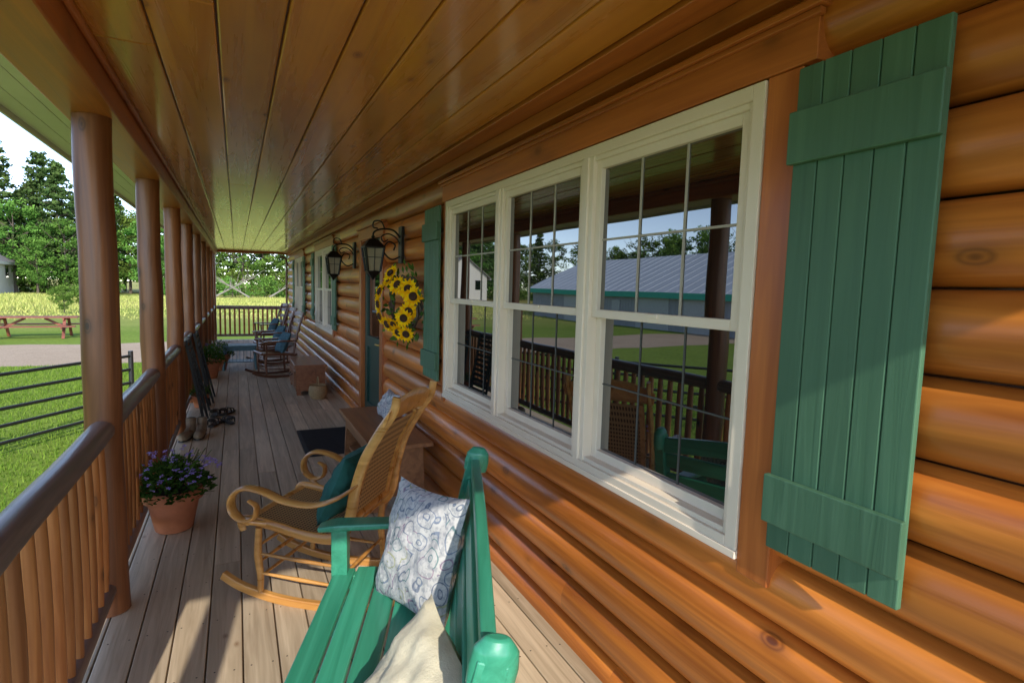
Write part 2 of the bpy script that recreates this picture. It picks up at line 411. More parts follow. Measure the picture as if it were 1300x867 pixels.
# door
m=MB(); m.box(1.312,1.42,DY0-.12,DY0-.002,DZ,DZT+.01); m.box(1.312,1.42,DY1+.002,DY1+.12,DZ,DZT+.01); m.obj('door_side_trim',M_trimz,cabin,bevel=.004)
m=MB(); m.box(1.308,1.42,DY0-.15,DY1+.15,DZT+.011,DZT+.13); m.box(1.285,1.42,DY0-.17,DY1+.17,DZT+.131,DZT+.15); m.obj('door_header_trim',M_trim,cabin,bevel=.003)
m=MB(); m.box(1.385,1.42,DY0,DY1,DZ+.03,DZT)
for (a,b,c,d) in ((DY0,DY0+.11,DZ+.03,DZT),(DY1-.11,DY1,DZ+.03,DZT),(DY0+.11,DY1-.11,DZT-.11,DZT),(DY0+.11,DY1-.11,-.70,-.58),(DY0+.11,DY1-.11,DZ+.03,DZ+.24)): m.box(1.36,1.388,a,b,c,d)
m.obj('door_slab',M_door,cabin,bevel=.004)
m=MB(); m.box(1.378,1.384,DY0+.11,DY1-.11,-.58,DZT-.11); m.obj('door_glass',M_glass,cabin)
m=MB(); m.sweep([(1.36,DY0+.06,-.62),(1.31,DY0+.06,-.62),(1.30,DY0+.13,-.62)],.02); m.obj('door_handle',M_brass,cabin)
# ceiling
m=MB(); x=-.455
while x<1.17:
    y=YA; 
    js=sorted([random.uniform(YA+3,YB-1) for _ in range(2)])
    for j in js+[YB]:
        m.box(x+.003,min(x+.205,1.185)-.003,y+.0005,j-.0005,.85,.875,random.uniform(.2,.9)); y=j
    x+=.205
m.obj('porch_ceiling',M_ceil,cabin,bevel=.007)
m=MB(); m.box(-.46,1.42,YA,YB,.868,.90); m.obj('ceiling_backing',M_dark,cabin)
m=MB(); m.box(1.192,1.42,YA,YB,.838,.866); m.box(1.30,1.42,YA,YB,.775,.837); m.obj('ceiling_wall_trim',M_trim,cabin,bevel=.004)
m=MB(); m.box(-.68,-.46,YA,YB+.05,.715,.90); m.box(-.459,-.435,YA,YB,.822,.849); m.obj('porch_beam',M_trim,cabin,bevel=.008)
m=MB(); 
for i in range(3): m.box(-.95+i*.09,-.95+(i+1)*.09-.003,YA,YB+.3,.772,.785)
m.box(-.965,-.951,YA,YB+.3,.745,.92); m.obj('soffit',M_white,cabin,bevel=.002)
m=MB(); m.sweep([(-1.02,YA,.87),(-1.02,YB+.3,.87)],.11,.10,sub=0,n=12); m.obj('gutter',M_white,cabin)
m=MB(); m.add([(-1.05,YA,.93),(-1.05,YB+.3,.93),(4.6,YB+.3,3.2),(4.6,YA,3.2),(10.2,YB+.3,.93),(10.2,YA,.93)],[(0,1,2,3),(3,2,4,5)]); 
m.add([(-1.05,YA,.90),(-1.05,YB+.3,.90),(4.6,YB+.3,3.17),(4.6,YA,3.17)],[(3,2,1,0)]); m.obj('roof',M_roof,cabin)
m=MB(); m.box(-.68,.6,YB+.05,YB+.2,.79,.90); m.box(-.46,1.42,YB,YB+.05,.80,.90); m.obj('ceiling_end_trim',M_trim,cabin)
m=MB(); m.sweep([(1.12,YB-.02,.76),(1.2,YB-.02,.72),(1.29,YB-.02,.62),(1.29,YB-.02,0),(1.29,YB-.02,DZ)],.06,.06); m.obj('downspout',M_dark,cabin)

# ------------------------------------------------------------------ deck
deck=root('porch_deck'); m=MB(); x=-.70
sc=MB()
while x<1.39:
    x1=min(x+.140,1.40); y=YA
    js=sorted([YA+.4*random.randint(6,44) for _ in range(3)]); js=sorted(set(js))
    for j in js+[YB]:
        m.box(x+.0032,x1-.0032,y+.0015,j-.0015,DZ-.03,DZ); y=j
    yy=YA+.2
    while yy<11:
        for xx in (x+.03,x1-.03):
            px,py=xx+random.uniform(-.004,.004),yy+random.uniform(-.01,.01)
            sc.add([(px+.004*math.cos(a*math.pi/3),py+.004*math.sin(a*math.pi/3),DZ+.0012) for a in range(6)],[(0,1,2,3,4,5)])
        yy+=.4
    x+=.140
m.obj('deck_boards',M_deck,deck,bevel=.003); sc.obj('deck_screws',M_blackp,deck)
m=MB(); m.box(-.70,1.40,YA,YB,DZ-.20,DZ-.034)
m.box(-.735,-.702,YA,YB,DZ-.22,DZ-.004); m.box(-.7,1.4,YB,YB+.03,DZ-.22,DZ-.004)
yy=YA+.1
while yy<YB: m.box(-.66,-.52,yy,yy+.14,GZ,DZ-.2); yy+=1.75
# unseen entry steps, added where a railing bay is left out for sunlight
for k in range(3): m.box(-.74-.28*(k+1),-.74-.28*k,-.2,1.3,DZ-.17*(k+1)-.035,DZ-.17*(k+1))
for yy in (-.2,1.26): m.beam((-.72,yy+.02,DZ-.25),(-1.55,yy+.02,DZ-.62),.035,.2)
m.obj('deck_frame_and_steps',M_deck,deck)

# ------------------------------------------------------------------ posts and railing
PY=[1.41-1.75+1.75*i for i in range(0,11)]
PY=[p for p in PY if YA<p<17.3]; PX=-.57
for p in PY:
    m=MB(); pts=[(PX+random.uniform(-.004,.004),p+random.uniform(-.004,.004),DZ+i*(.718-DZ)/12) for i in range(13)]
    m.sweep(pts,.152,.152,n=20,sub=2,taper=[1.03,1.0,.98,1.02,1.0,.97,.99],noise=.012,tint=random.random())
    m.obj('porch_post',M_post)
rail=root('porch_railing')
tr=MB(); bl=MB()
for a,b in zip(PY[1:-1],PY[2:]):  # unseen nearest bay omitted to let sun onto the deck
    tr.sweep([(PX,a+.06,-.705),(PX,a+.6,-.700),(PX,a+1.1,-.707),(PX,b-.06,-.703)],.105,.10,n=16,sub=8,noise=.015)
    tr.sweep([(PX,a+.07,-1.47),(PX,(a+b)/2,-1.475),(PX,b-.07,-1.47)],.075,.07,n=12,sub=6,noise=.02)
    n=13
    for i in range(n):
        y=a+.08+(b-a-.16)*(i+.5)/n
        bl.sweep([(PX+random.uniform(-.004,.004),y+random.uniform(-.006,.006),-1.47),(PX,y,-1.1),(PX,y,-.72)],.052,n=10,sub=3,taper=[.8,1,1.02,1,.8],noise=.03)
x0,x1=PX+.08,1.32
tr.sweep([(x0,17.16,-.705),(x1,17.16,-.705)],.10,n=14,sub=0); tr.sweep([(x0,17.16,-1.47),(x1,17.16,-1.47)],.07,n=12,sub=0)
for i in range(15):
    xx=x0+.08+(x1-x0-.16)*i/14; bl.sweep([(xx,17.16,-1.47),(xx,17.16,-.72)],.052,n=10,sub=0)
tr.obj('rails',M_rail,rail); bl.obj('balusters',M_bal,rail)

# ------------------------------------------------------------------ teal bench  (local: X along length, +Y = front)
def bench():
    L=1.34; fy=Vector((-.933,.36)); lx=Vector((.36,.933))   # local +X points to the far end
    far_front=Vector((.375,2.34)); c=far_front-lx*L/2-fy*.24
    r=root('garden_bench',(c.x,c.y,DZ),math.atan2(lx.y,lx.x))
    m=MB()
    for i in range(5): m.box(-L/2,L/2,-.20+i*.094,-.20+i*.094+.084,.405-.006*abs(i-1),.427-.006*abs(i-1))
    m.obj('seat_slats',M_teal,r,bevel=.005)
    m=MB()
    for sx in (-1,1):
        x=sx*(L/2-.03)
        m.box(x-.03,x+.03,.20,.265,0,.60)                    # front leg
        m.beam((x,-.21,0),(x,-.235,.43),.05,.07,(0,1,0)); 
        m.sweep([(x,-.225,.36),(x,-.25,.55),(x,-.29,.75),(x,-.325,.90)],.05,.065,side=(1,0,0),rect=True,sm=False)
        m.sweep([(x,-.318,.84),(x,-.325,.88),(x,-.330,.915),(x,-.333,.94)],.055,.095,side=(1,0,0),n=16,taper=[1,1.05,.95,.5])
        m.box(x-.02,x+.02,-.2,.2,.34,.40)
    m.box(-L/2+.03,L/2-.03,.215,.245,.33,.40); m.box(-L/2+.03,L/2-.03,-.235,-.205,.33,.40)
    m.obj('frame',M_teal,r,bevel=.006)
    m=MB()
    for sx in (-1,1):
        x=sx*(L/2-.03)
        m.sweep([(x,-.27,.625),(x,-.1,.62),(x,.12,.615),(x,.25,.61),(x,.32,.598)],.085,.026,side=(1,0,0),rect=True,sm=False,taper=[.8,.9,1,1.1,.75])
    m.obj('armrests',M_teal,r,bevel=.008)
    m=MB()
    n=16
    for (zb,h) in ((.50,.09),(.62,.09),(.74,.075)):
        y=-.235-(zb-.42)*.19
        m.beam((-L/2+.05,y,zb+h/2),(L/2-.05,y,zb+h/2),.022,h,(0,-.19,1))
    pts=[(-L/2+.04+(L-.08)*i/n, -.235-(.86-.42)*.19-.0, .855+.05*math.sin(math.pi*i/n)) for i in range(n+1)]
    m.sweep(pts,.034,.075,side=(0,1,0),rect=True,sub=2,sm=False)
    m.obj('backrest',M_teal,r,bevel=.006)
    m=MB(); M=Matrix.Translation((L/2-.33,-.115,.645))@Matrix.Rotation(R(34),4,'Z')@Matrix.Rotation(R(107),4,'X')@Matrix.Rotation(R(-6),4,'Z')
    m.pillow(.235,.225,.07,M); m.obj('patterned_pillow',M_pat,r)
    m=MB(); M=Matrix.Translation((-.36,-.15,.565))@Matrix.Rotation(R(26),4,'Z')@Matrix.Rotation(R(126),4,'X')@Matrix.Rotation(R(8),4,'Z')
    m.pillow(.22,.19,.08,M); m.obj('cream_pillow',M_cream,r)
bench()

# ------------------------------------------------------------------ rocking chairs (local +X = front)
def rocker(name,loc,face,wood,seatmat,scroll=True,pillow=None,H=1.0):
    rz=math.atan2(face[1],face[0]); r=root(name,(loc[0],loc[1],DZ),rz)
    W=.25
    m=MB()
    for s in (-1,1):
        y=s*W*.94
        m.sweep([(-.52,y,.125),(-.32,y,.048),(-.08,y,.020),(.16,y,.024),(.36,y,.062),(.47,y,.11)],.032,.042,side=(0,1,0),rect=True,sm=False)
    m.obj('rockers',wood,r,bevel=.006)
    m=MB()
    for s in (-1,1):
        y=s*W*.96
        m.sweep([(.25,y,.05),(.25,y,.14),(.262,y,.25),(.25,y*1.03,.39)],.034,.036,taper=[.8,1,1.15,.95])
        m.sweep([(-.19,y,.04),(-.185,y,.15),(-.175,y,.26),(-.185,y,.38)],.034,.036,taper=[.8,1,1.15,.95])
        for z in (.15,.25): m.sweep([(.25,y,z),(.03,y,z-.008),(-.18,y,z-.015)],.018,taper=[.7,1.2,.7])
    for z,xx in ((.13,.25),(.205,.257),(.29,.26),(.17,-.18)): m.sweep([(xx,-W*.95,z),(xx,0,z),(xx,W*.95,z)],.019,taper=[.7,1.25,.7])
    m.obj('legs_and_rungs',wood,r)
    m=MB()
    for s in (-1,1):
        y=s*W
        if scroll:
            m.sweep([(.335,y,.365),(.345,y,.405),(.30,y,.425),(.15,y,.405),(-.03,y,.375),(-.17,y,.385),(-.235,y,.47),(-.265,y,.62),(-.315,y,.78),(-.40,y,.93),(-.46,y,1.02*H),(-.475,y,1.09*H)],.030,.050,side=(0,1,0),n=12,taper=[.7,1,1,1.05,1.1,1.2,1.1,1,.95,.9,.8])
        else:
            m.sweep([(.30,y,.40),(.05,y,.395),(-.2,y,.385)],.036,.05,side=(0,1,0),n=12)
            m.sweep([(-.19,y,.36),(-.215,y,.55),(-.27,y,.8),(-.37,y,1.10*H)],.034,.036)
    m.sweep([(.315,-W,.41),(.32,0,.412),(.315,W,.41)],.045,.04); m.sweep([(-.17,-W,.385),(-.17,0,.385),(-.17,W,.385)],.035)
    m.obj('seat_frame_and_stiles',wood,r)
    m=MB(); pr=[(.30,.418),(.15,.398),(-.03,.372),(-.16,.378)]
    vs=[(a,s*W*.96,b) for a,b in pr for s in (-1,1)]; m.add(vs,[(2*i,2*i+1,2*i+3,2*i+2) for i in range(3)],.5,0,True); m.obj('woven_seat',seatmat,r)
    if scroll:
        m=MB(); pr=[(-.225,.47),(-.255,.62),(-.305,.78),(-.39,.93)]
        vs=[(a,s*W*.80,b) for a,b in pr for s in (-1,1)]; m.add(vs,[(2*i,2*i+1,2*i+3,2*i+2) for i in range(3)],.5,0,True); m.obj('woven_back',seatmat,r)
        m=MB()
        for s in (-1,1): m.sweep([(-.222,s*W*.78,.455),(-.265,s*W*.78,.63),(-.313,s*W*.78,.78),(-.40,s*W*.78,.94)],.032,.018,side=(0,1,0),rect=True,sm=False)
        m.sweep([(-.222,-W,.455),(-.222,0,.455),(-.222,W,.455)],.026,.045)
        m.sweep([(-.435,-W*1.12,.985),(-.43,-W*.6,1.01),(-.425,0,1.015),(-.43,W*.6,1.01),(-.435,W*1.12,.985)],.026,.15,side=(1,0,.5),n=12,taper=[.55,.95,1.1,.95,.55])
        m.obj('back_frame_and_crest',wood,r)
        m=MB()
        for s in (-1,1):
            y=s*(W+.035)
            m.sweep([(-.285,s*W,.66),(-.20,y,.60),(-.08,y*1.03,.555),(.06,y*1.08,.565),(.18,y*1.1,.605),(.28,y*1.1,.61),(.345,y*1.1,.56),(.345,y*1.1,.49),(.29,y*1.1,.45),(.225,y*1.1,.47),(.215,y*1.1,.525),(.255,y*1.1,.55)],.062,.024,side=(0,1,0),rect=False,n=12,taper=[.6,.9,1,1,1,1,1,.95,.85,.7,.5])
            m.sweep([(.30,y*1.08,.445),(.26,y*1.0,.43),(.20,s*W,.415)],.03)
        m.obj('scroll_arms',wood,r)
    else:
        m=MB()
        for z in (.52,.66,.80,.94,1.06):
            x=-.20-(z-.4)*.25
            m.sweep([(x,-W,z),(x-.03,0,z+.015),(x,W,z)],.014,.07,side=(1,0,.2),rect=True,sm=False)
        for s in (-1,1):
            m.sweep([(-.22,s*W,.62),(.05,s*W*1.08,.62),(.30,s*W*1.1,.61)],.06,.024,side=(0,1,0),rect=True,sm=False)
            m.sweep([(.25,s*W*1.04,.40),(.26,s*W*1.08,.60)],.03,sub=0)
        m.obj('back_slats_and_arms',wood,r)
    if pillow:
        m=MB(); M=Matrix.Translation((-.10,-.02,.575))@Matrix.Rotation(R(90),4,'Z')@Matrix.Rotation(R(66),4,'X')
        m.pillow(.20,.195,.075,M); m.obj('seat_cushion',pillow,r)
rocker('scroll_arm_rocking_chair',(.43,2.99),(-.79,.61),M_honey,M_cane,True,M_tealc)
rocker('rocking_chair',(.62,10.4),(-.97,-.22),M_dark,M_cane,False,M_bluec)
rocker('rocking_chair',(.66,12.1),(-.97,-.2),M_dark,M_cane,False,M_bluec)
rocker('rocking_chair',(.70,14.6),(-.97,-.2),M_dark,M_cane,False,M_bluec)

# ------------------------------------------------------------------ old wooden bench by the door
r=root('wooden_settle_bench'); m=MB()
m.box(.80,1.24,3.72,5.05,-1.125,-1.095)
m.box(.83,.86,3.876,4.899,-1.22,-1.126)
for y in (3.84,4.90):
    pr=[(.82,DZ),(.92,DZ),(.97,DZ+.10),(1.06,DZ+.10),(1.11,DZ),(1.22,DZ),(1.20,-1.126),(.84,-1.126)]
    n=len(pr); vs=[(x,y,z) for x,z in pr]+[(x,y+.035,z) for x,z in pr]
    m.add(vs,[tuple(range(n)),tuple(range(n,2*n))[::-1]]+[(i,i+n,(i+1)%n+n,(i+1)%n) for i in range(n)])
m.box(.86,1.2,3.876,4.899,-1.42,-1.395)
m.obj('bench_body',M_oldw,r,bevel=.004)
m=MB(); M=Matrix.Translation((1.12,4.55,-.985))@Matrix.Rotation(R(90),4,'Z')@Matrix.Rotation(R(115),4,'X'); m.pillow(.17,.12,.06,M); m.obj('small_cushion',M_pat,r)

# doormat
m=MB(); m.box(.56,1.24,5.35,6.35,DZ+.001,DZ+.014); 
for i in range(22): m.box(.59,1.21,5.39+i*.0425,5.39+i*.0425+.02,DZ+.0145,DZ+.019)
m.obj('doormat',M_mat,bevel=.003)

# ------------------------------------------------------------------ wreath
r=root('sunflower_wreath',(1.225,4.46,-.155),R(16)); 
tw=MB(); pe=MB(); ce=MB(); lf=MB()
RW=.215
for k in range(5):
    tw.sweep([(random.uniform(-.03,.03),(RW+random.uniform(-.03,.03))*math.cos(a*math.pi/8),(RW+random.uniform(-.03,.03))*math.sin(a*math.pi/8)) for a in range(17)],.018,n=6,sub=2)
for i in range(15):
    a=2*math.pi*i/15+random.uniform(-.1,.1); rr=RW+random.choice((-.05,.0,.05)); c=Vector((-.055-random.uniform(0,.04),rr*math.cos(a),rr*math.sin(a)))
    nrm=Vector((-1,.5*math.cos(a)-.25,.45*math.sin(a)+random.uniform(-.2,.2))).normalized()
    u=nrm.cross(Vector((0,0,1))).normalized(); v=nrm.cross(u); S=random.uniform(.072,.09)
    for rg,(n,l,lift) in enumerate(((15,1.0,.10),(13,.8,.3))):
        for j in range(n):
            b=2*math.pi*(j+rg*.5)/n+random.uniform(-.06,.06); d=u*math.cos(b)+v*math.sin(b); sd=nrm.cross(d)
            ll=S*l*random.uniform(.85,1.1); w=ll*.17
            p0=c+d*S*.28; p1=c+d*ll*.65+nrm*ll*lift*.6; p2=c+d*ll+nrm*ll*lift*random.uniform(.5,1)
            pe.add([p0-sd*w*.6,p0+sd*w*.6,p1+sd*w,p2,p1-sd*w],[(0,1,2,3,4)],random.random())
    M=nrm.to_track_quat('Z','Y').to_matrix().to_4x4()
    prof=[(S*.42,.0),(S*.40,.012),(S*.30,.02),(S*.12,.017),(.0005,.013)]
    t0=MB(); t0.lathe(prof,n=14); ce.add([c+(M@Vector(q)) for q in t0.v],t0.f,.5,0,True)
for i in range(120):
    a=random.uniform(0,6.28); rr=RW+random.uniform(-.10,.12); c=Vector((random.uniform(-.06,.03),rr*math.cos(a),rr*math.sin(a)))
    d=Vector((random.uniform(-.6,0),random.uniform(-1,1)+math.cos(a),random.uniform(-1,1)+math.sin(a))).normalized(); s_=d.cross(Vector((1,.2,.1))).normalized()
    l=random.uniform(.05,.09); lf.add([c,c+d*l*.5+s_*l*.25,c+d*l,c+d*l*.5-s_*l*.25],[(0,1,2,3)])
tw.obj('twig_ring',M_bark,r); pe.obj('petals',M_yel,r); ce.obj('flower_centres',M_sfc,r); lf.obj('leaves',M_leafL,r)

# ------------------------------------------------------------------ lanterns
def lantern(y):
    r=root('wall_lantern',(1.325,y,.36))
    m=MB(); m.box(-.025,0,-.055,.055,-.16,.16)
    m.sweep([(-.02,0,-.10),(-.10,0,-.13),(-.17,0,-.06),(-.13,0,.02),(-.07,0,.0),(-.08,0,-.05)],.014)
    m.sweep([(-.02,0,.06),(-.08,0,.12),(-.17,0,.13),(-.25,0,.10),(-.26,0,.04)],.016)
    m.sweep([(-.02,0,.0),(-.06,0,.06),(-.13,0,.09),(-.19,0,.06),(-.17,0,.02),(-.13,0,.04)],.012)
    m.sweep([(-.16,0,.13),(-.19,0,.19),(-.25,0,.19),(-.26,0,.14),(-.22,0,.13)],.012)
    cx=-.26
    def sq(s,z): return [(cx-s,-s,z),(cx+s,-s,z),(cx+s,s,z),(cx-s,s,z)]
    for (s0,z0,s1,z1) in ((.035,.035,.088,-.03),(.088,-.03,.088,-.042),(.05,-.25,.056,-.235),(.02,-.285,.05,-.25)):
        v=sq(s0,z0)+sq(s1,z1); m.add(v,[(0,1,5,4),(1,2,6,5),(2,3,7,6),(3,0,4,7),(0,1,2,3),(4,5,6,7)])
    m.lathe([(.001,.075),(.018,.06),(.012,.045),(.03,.035)],(cx,0,0),12)
    m.lathe([(.001,-.315),(.014,-.30),(.02,-.285)],(cx,0,0),12)
    for i,j in ((-1,-1),(1,-1),(1,1),(-1,1)):
        m.beam((cx+i*.078,j*.078,-.04),(cx+i*.052,j*.052,-.24),.014,.014)
    for i,j in ((-1,0),(1,0),(0,-1),(0,1)):
        m.beam((cx+i*.074,j*.074,-.04),(cx+i*.051,j*.051,-.24),.006,.006)
    m.beam((cx,-.069,-.12),(cx,.069,-.12),.138,.006)
    m.obj('iron_frame',M_black,r)
    m=MB(); v=sq(.070,-.044)+sq(.046,-.236); m.add(v,[(0,1,5,4),(1,2,6,5),(2,3,7,6),(3,0,4,7)]); m.obj('glass',M_amber,r)
lantern(4.92); lantern(7.12)

# ------------------------------------------------------------------ pots and plants
def plant(name,x,y,s,nl,nf,spread=1.0,hgt=1.0):
    r=root(name,(x,y,DZ)); 
    m=MB(); m.lathe([(.001,.004),(.105*s,.004),(.112*s,.01),(.155*s,.215*s/1.0),(.178*s,.215*s),(.183*s,.235*s),(.183*s,.285*s),(.172*s,.29*s),(.160*s,.285*s),(.155*s,.25*s)],n=32)
    m.obj('pot',M_terra,r); m=MB(); m.lathe([(.157*s,.25*s),(.001,.262*s)],n=20); m.obj('soil',M_soil,r)
    lf=MB(); fl=MB(); top=.26*s
    for i in range(nl):
        a=random.uniform(0,6.28); q=random.random()**.6; rr=.23*s*spread*q; h=(.02+.19*hgt*s*(1-q*q*.7)*random.uniform(.3,1.1))
        c=Vector((rr*math.cos(a),rr*math.sin(a),top+h-.05*q*q*s)); d=Vector((math.cos(a)+random.uniform(-1,1),math.sin(a)+random.uniform(-1,1),random.uniform(-.3,1))).normalized()
        w=d.cross(Vector((random.uniform(-1,1),random.uniform(-1,1),1))).normalized(); l=random.uniform(.025,.055)*s
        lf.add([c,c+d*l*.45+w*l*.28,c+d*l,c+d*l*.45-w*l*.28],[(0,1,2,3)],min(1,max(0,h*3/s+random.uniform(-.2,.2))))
    for i in range(max(8,nl//40)):
        a=random.uniform(0,6.28); q=random.random(); lf.sweep([(0,0,top-.02),(.12*s*q*math.cos(a),.12*s*q*math.sin(a),top+.08*s),(.26*s*q*math.cos(a),.26*s*q*math.sin(a),top+.23*s*hgt)],.005,n=5,sub=2)
    for i in range(nf):
        a=random.uniform(0,6.28); q=random.random()**.5; rr=.29*s*spread*q
        c=Vector((rr*math.cos(a),rr*math.sin(a),top+.05*s+.17*hgt*s*(1-q*q*.6)*random.uniform(.6,1.5)))
        for k in range(5):
            b=k*1.257+a; n_=Vector((random.uniform(-.5,.5),random.uniform(-.8,.2),1)).normalized(); u=n_.cross(Vector((0,1,0))).normalized(); v=n_.cross(u)
            d=u*math.cos(b)+v*math.sin(b); w=n_.cross(d); l=.012*s; fl.add([c,c+d*l+w*l*.5,c+d*l*1.4,c+d*l-w*l*.5],[(0,1,2,3)])
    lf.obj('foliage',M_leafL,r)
    if nf: fl.obj('flowers',M_purp,r)
plant('flower_pot',-.385,4.08,.96,1500,110)
plant('potted_plant',-.42,10.4,1.0,900,20,hgt=1.3)
plant('potted_plant',-.30,11.3,1.0,800,30,hgt=1.2)
plant('potted_plant',-.44,8.0,.55,400,0,hgt=1.2)

# ------------------------------------------------------------------ chest, basket, table
r=root('wooden_chest',(0,0,0)); m=MB(); m.box(.74,1.14,8.42,9.45,DZ+.06,DZ+.40); m.box(.72,1.16,8.39,9.48,DZ+.401,DZ+.44)
m.box(.728,.739,8.5,9.37,DZ+.12,DZ+.34)
for a,b in ((.75,8.43),(1.07,8.43),(.75,9.38),(1.07,9.38)): m.box(a,a+.06,b,b+.06,DZ,DZ+.06)
m.obj('chest_body',M_chest,r,bevel=.006)
m=MB(); m.sweep([(.727,8.8,DZ+.26),(.70,8.85,DZ+.24),(.70,9.0,DZ+.24),(.727,9.05,DZ+.26)],.014); m.obj('chest_handle',M_black,r)
r=root('wicker_basket',(1.0,8.12,DZ)); m=MB(); m.lathe([(.001,.005),(.09,.005),(.12,.06),(.125,.13),(.105,.19),(.112,.20),(.10,.19),(.11,.12)],n=22,jit=.02)
m.sweep([(0,-.1,.19),(0,-.075,.27),(0,0,.31),(0,.075,.27),(0,.1,.19)],.014); m.obj('basket_body',M_wick,r)
r=root('side_table',(.04,11.4,DZ)); m=MB(); m.box(-.28,.28,-.22,.22,.42,.45); m.box(-.25,.25,-.19,.19,.14,.155); m.box(-.25,.25,-.19,-.175,.35,.42); m.box(-.25,.25,.175,.19,.35,.42)
for i in (-1,1):
    for j in (-1,1): m.beam((i*.24,j*.18,.42),(i*.27,j*.21,0),.035,.035)
for k in range(9): m.box(-.24+k*.058,-.232+k*.058,-.186,-.18,.155,.35)
m.obj('table_body',M_btab,r,bevel=.003)

# black slatted folding chairs leaning on the railing
for (yc,dx) in ((7.45,0),(8.35,.03)):
    r=root('folded_slat_chair',(-.50+dx,yc,DZ)); m=MB()
    a0=Vector((.14,0,.0)); a1=Vector((-.02,0,.93))
    for y in (-.26,.26): m.beam(a0+Vector((0,y,0)),a1+Vector((0,y,0)),.03,.025,(0,1,0)); m.beam(a0+Vector((.04,y*.88,0.02)),a1+Vector((.035,y*.88,-.15)),.025,.02,(0,1,0))
    for k in range(12):
        p=a0.lerp(a1,.12+k*.077); m.box(p.x-.008,p.x+.008,-.25,.25,p.z-.022,p.z+.022)
    m.obj('chair_frame',M_blackp,r,bevel=.003)

# shoes
def boot(x,y,rz,h,mat):
    r=root('boot',(x,y,DZ),rz); m=MB()
    m.sweep([(-.13,0,.045),(-.10,0,.05),(0,0,.05),(.10,0,.045),(.145,0,.035)],.095,.085,side=(0,1,0),n=16,sub=4,taper=[.55,.85,.9,.95,1.05,.9,.4])
    m.sweep([(-.085,0,.05),(-.085,0,.12),(-.095,0,h)],.09,.105,side=(0,1,0),n=16,sub=4,taper=[1,.95,1.0,1.05])
    m.sweep([(.02,0,.085),(-.04,0,.12),(-.05,0,h-.02)],.05,.03,side=(0,1,0),n=10)
    m.obj('upper',mat,r)
    m=MB(); m.lathe([(.038,h+.001),(.001,h+.002)],(-.095,0,0),14); m.sweep([(-.135,0,.011),(-.06,0,.011),(.04,0,.011),(.15,0,.011)],.10,.022,side=(0,1,0),n=16,sub=4,taper=[.6,.75,.7,.9,1.0,.5],sm=False); m.obj('sole',M_dkl,r)
boot(-.47,6.40,R(250),.20,M_tan); boot(-.355,6.44,R(262),.19,M_tan)
def sandal(x,y,rz):
    r=root('sandal',(x,y,DZ),rz); m=MB()
    m.sweep([(-.13,0,.014),(-.05,0,.014),(.05,0,.014),(.14,0,.014)],.10,.028,side=(0,1,0),n=16,sub=4,taper=[.6,.8,.75,1.0,.6],sm=False)
    for xx,hh in ((.07,.06),(.01,.075),(-.08,.085)): m.sweep([(xx,-.045,.02),(xx-.01,-.03,hh),(xx-.01,.03,hh),(xx,.045,.02)],.03,.008,side=(1,0,0),n=8)
    m.sweep([(-.08,-.04,.07),(-.13,0,.08),(-.08,.04,.07)],.01,.03); m.obj('sandal_body',M_dkl,r)
sandal(-.24,6.95,R(70)); sandal(-.11,7.02,R(110)); sandal(-.25,7.45,R(80)); sandal(-.12,7.5,R(60))

# ------------------------------------------------------------------ pipe fence, picnic table
r=root('pipe_fence'); m=MB()
A=Vector((-1.5,10.4,0)); B=Vector((-4.8,5.3,0))
for k in range(5): z=-1.2-.21*k; m.sweep([(A.x,A.y,z),(B.x,B.y,z)],.045,sub=0,n=10)
for q in (0,.5,1): p=A.lerp(B,q); m.sweep([(p.x,p.y,GZ),(p.x,p.y,-1.12)],.07,sub=0,n=12)
m.obj('pipes',M_pipe,r)
r=root('picnic_table',(-6.5,25.5,GZ),R(4)); m=MB()
for k in range(5): m.box(-1.25,1.25,-.38+k*.155,-.38+k*.155+.145,.72,.76)
for s in (-1,1):
    for k in range(2): a=s*.72-.145+k*.15; m.box(-1.25,1.25,a,a+.14,.42,.46)
for x in (-.9,.9):
    for s in (-1,1): m.beam((x+.02*s,s*.72,0),(x+.02*s,s*.22,.72),.045,.09,(1,0,0))
    m.box(x-.065,x-.025,-.85,.85,.33,.42); m.box(x-.065,x-.025,-.37,.37,.63,.72); m.beam((x*.96,0,.36),(x*.3,0,.70),.04,.08)
m.obj('table_boards',M_red,r)

# ------------------------------------------------------------------ barn and farmhouse
def gable_house(name,x0,x1,y0,y1,zb,ze,zr,mw,mr,mt,over=.4):
    r=root(name); m=MB()
    xc=(x0+x1)/2; m.add([(x0,y0,zb),(x1,y0,zb),(x1,y1,zb),(x0,y1,zb),(x0,y0,ze),(x1,y0,ze),(x1,y1,ze),(x0,y1,ze),(xc,y0,zr),(xc,y1,zr)],[(0,1,5,8,4),(1,2,6,5),(2,3,7,9,6),(3,0,4,7)])
    m.obj('walls',mw,r); m=MB(); sl=(zr-ze)/(xc-x0)
    for s,xe in ((-1,x0-over),(1,x1+over)):
        zz=ze-sl*over; m.add([(xe,y0-over,zz+.02),(xe,y1+over,zz+.02),(xc,y1+over,zr+.02),(xc,y0-over,zr+.02),(xe,y0-over,zz+.14),(xe,y1+over,zz+.14),(xc,y1+over,zr+.14),(xc,y0-over,zr+.14)],[(0,1,2,3),(4,5,6,7),(0,1,5,4),(0,3,7,4),(1,2,6,5)])
    m.obj('roof',mr,r); m=MB()
    yy=y0-over
    while yy<y1+over:
        for s,xe in ((-1,x0-over),(1,x1+over)): m.beam((xe,yy,ze-sl*over+.15),(xc,yy,zr+.15),.035,.025)
        yy+=.9
    m.obj('roof_ribs',mr,r); m=MB()
    for xe in (x0-over,x1+over): m.box(xe-.03,xe+.03,y0-over,y1+over,ze-sl*over-.20,ze-sl*over+.15)
    m.obj('fascia',mt,r)
    return r
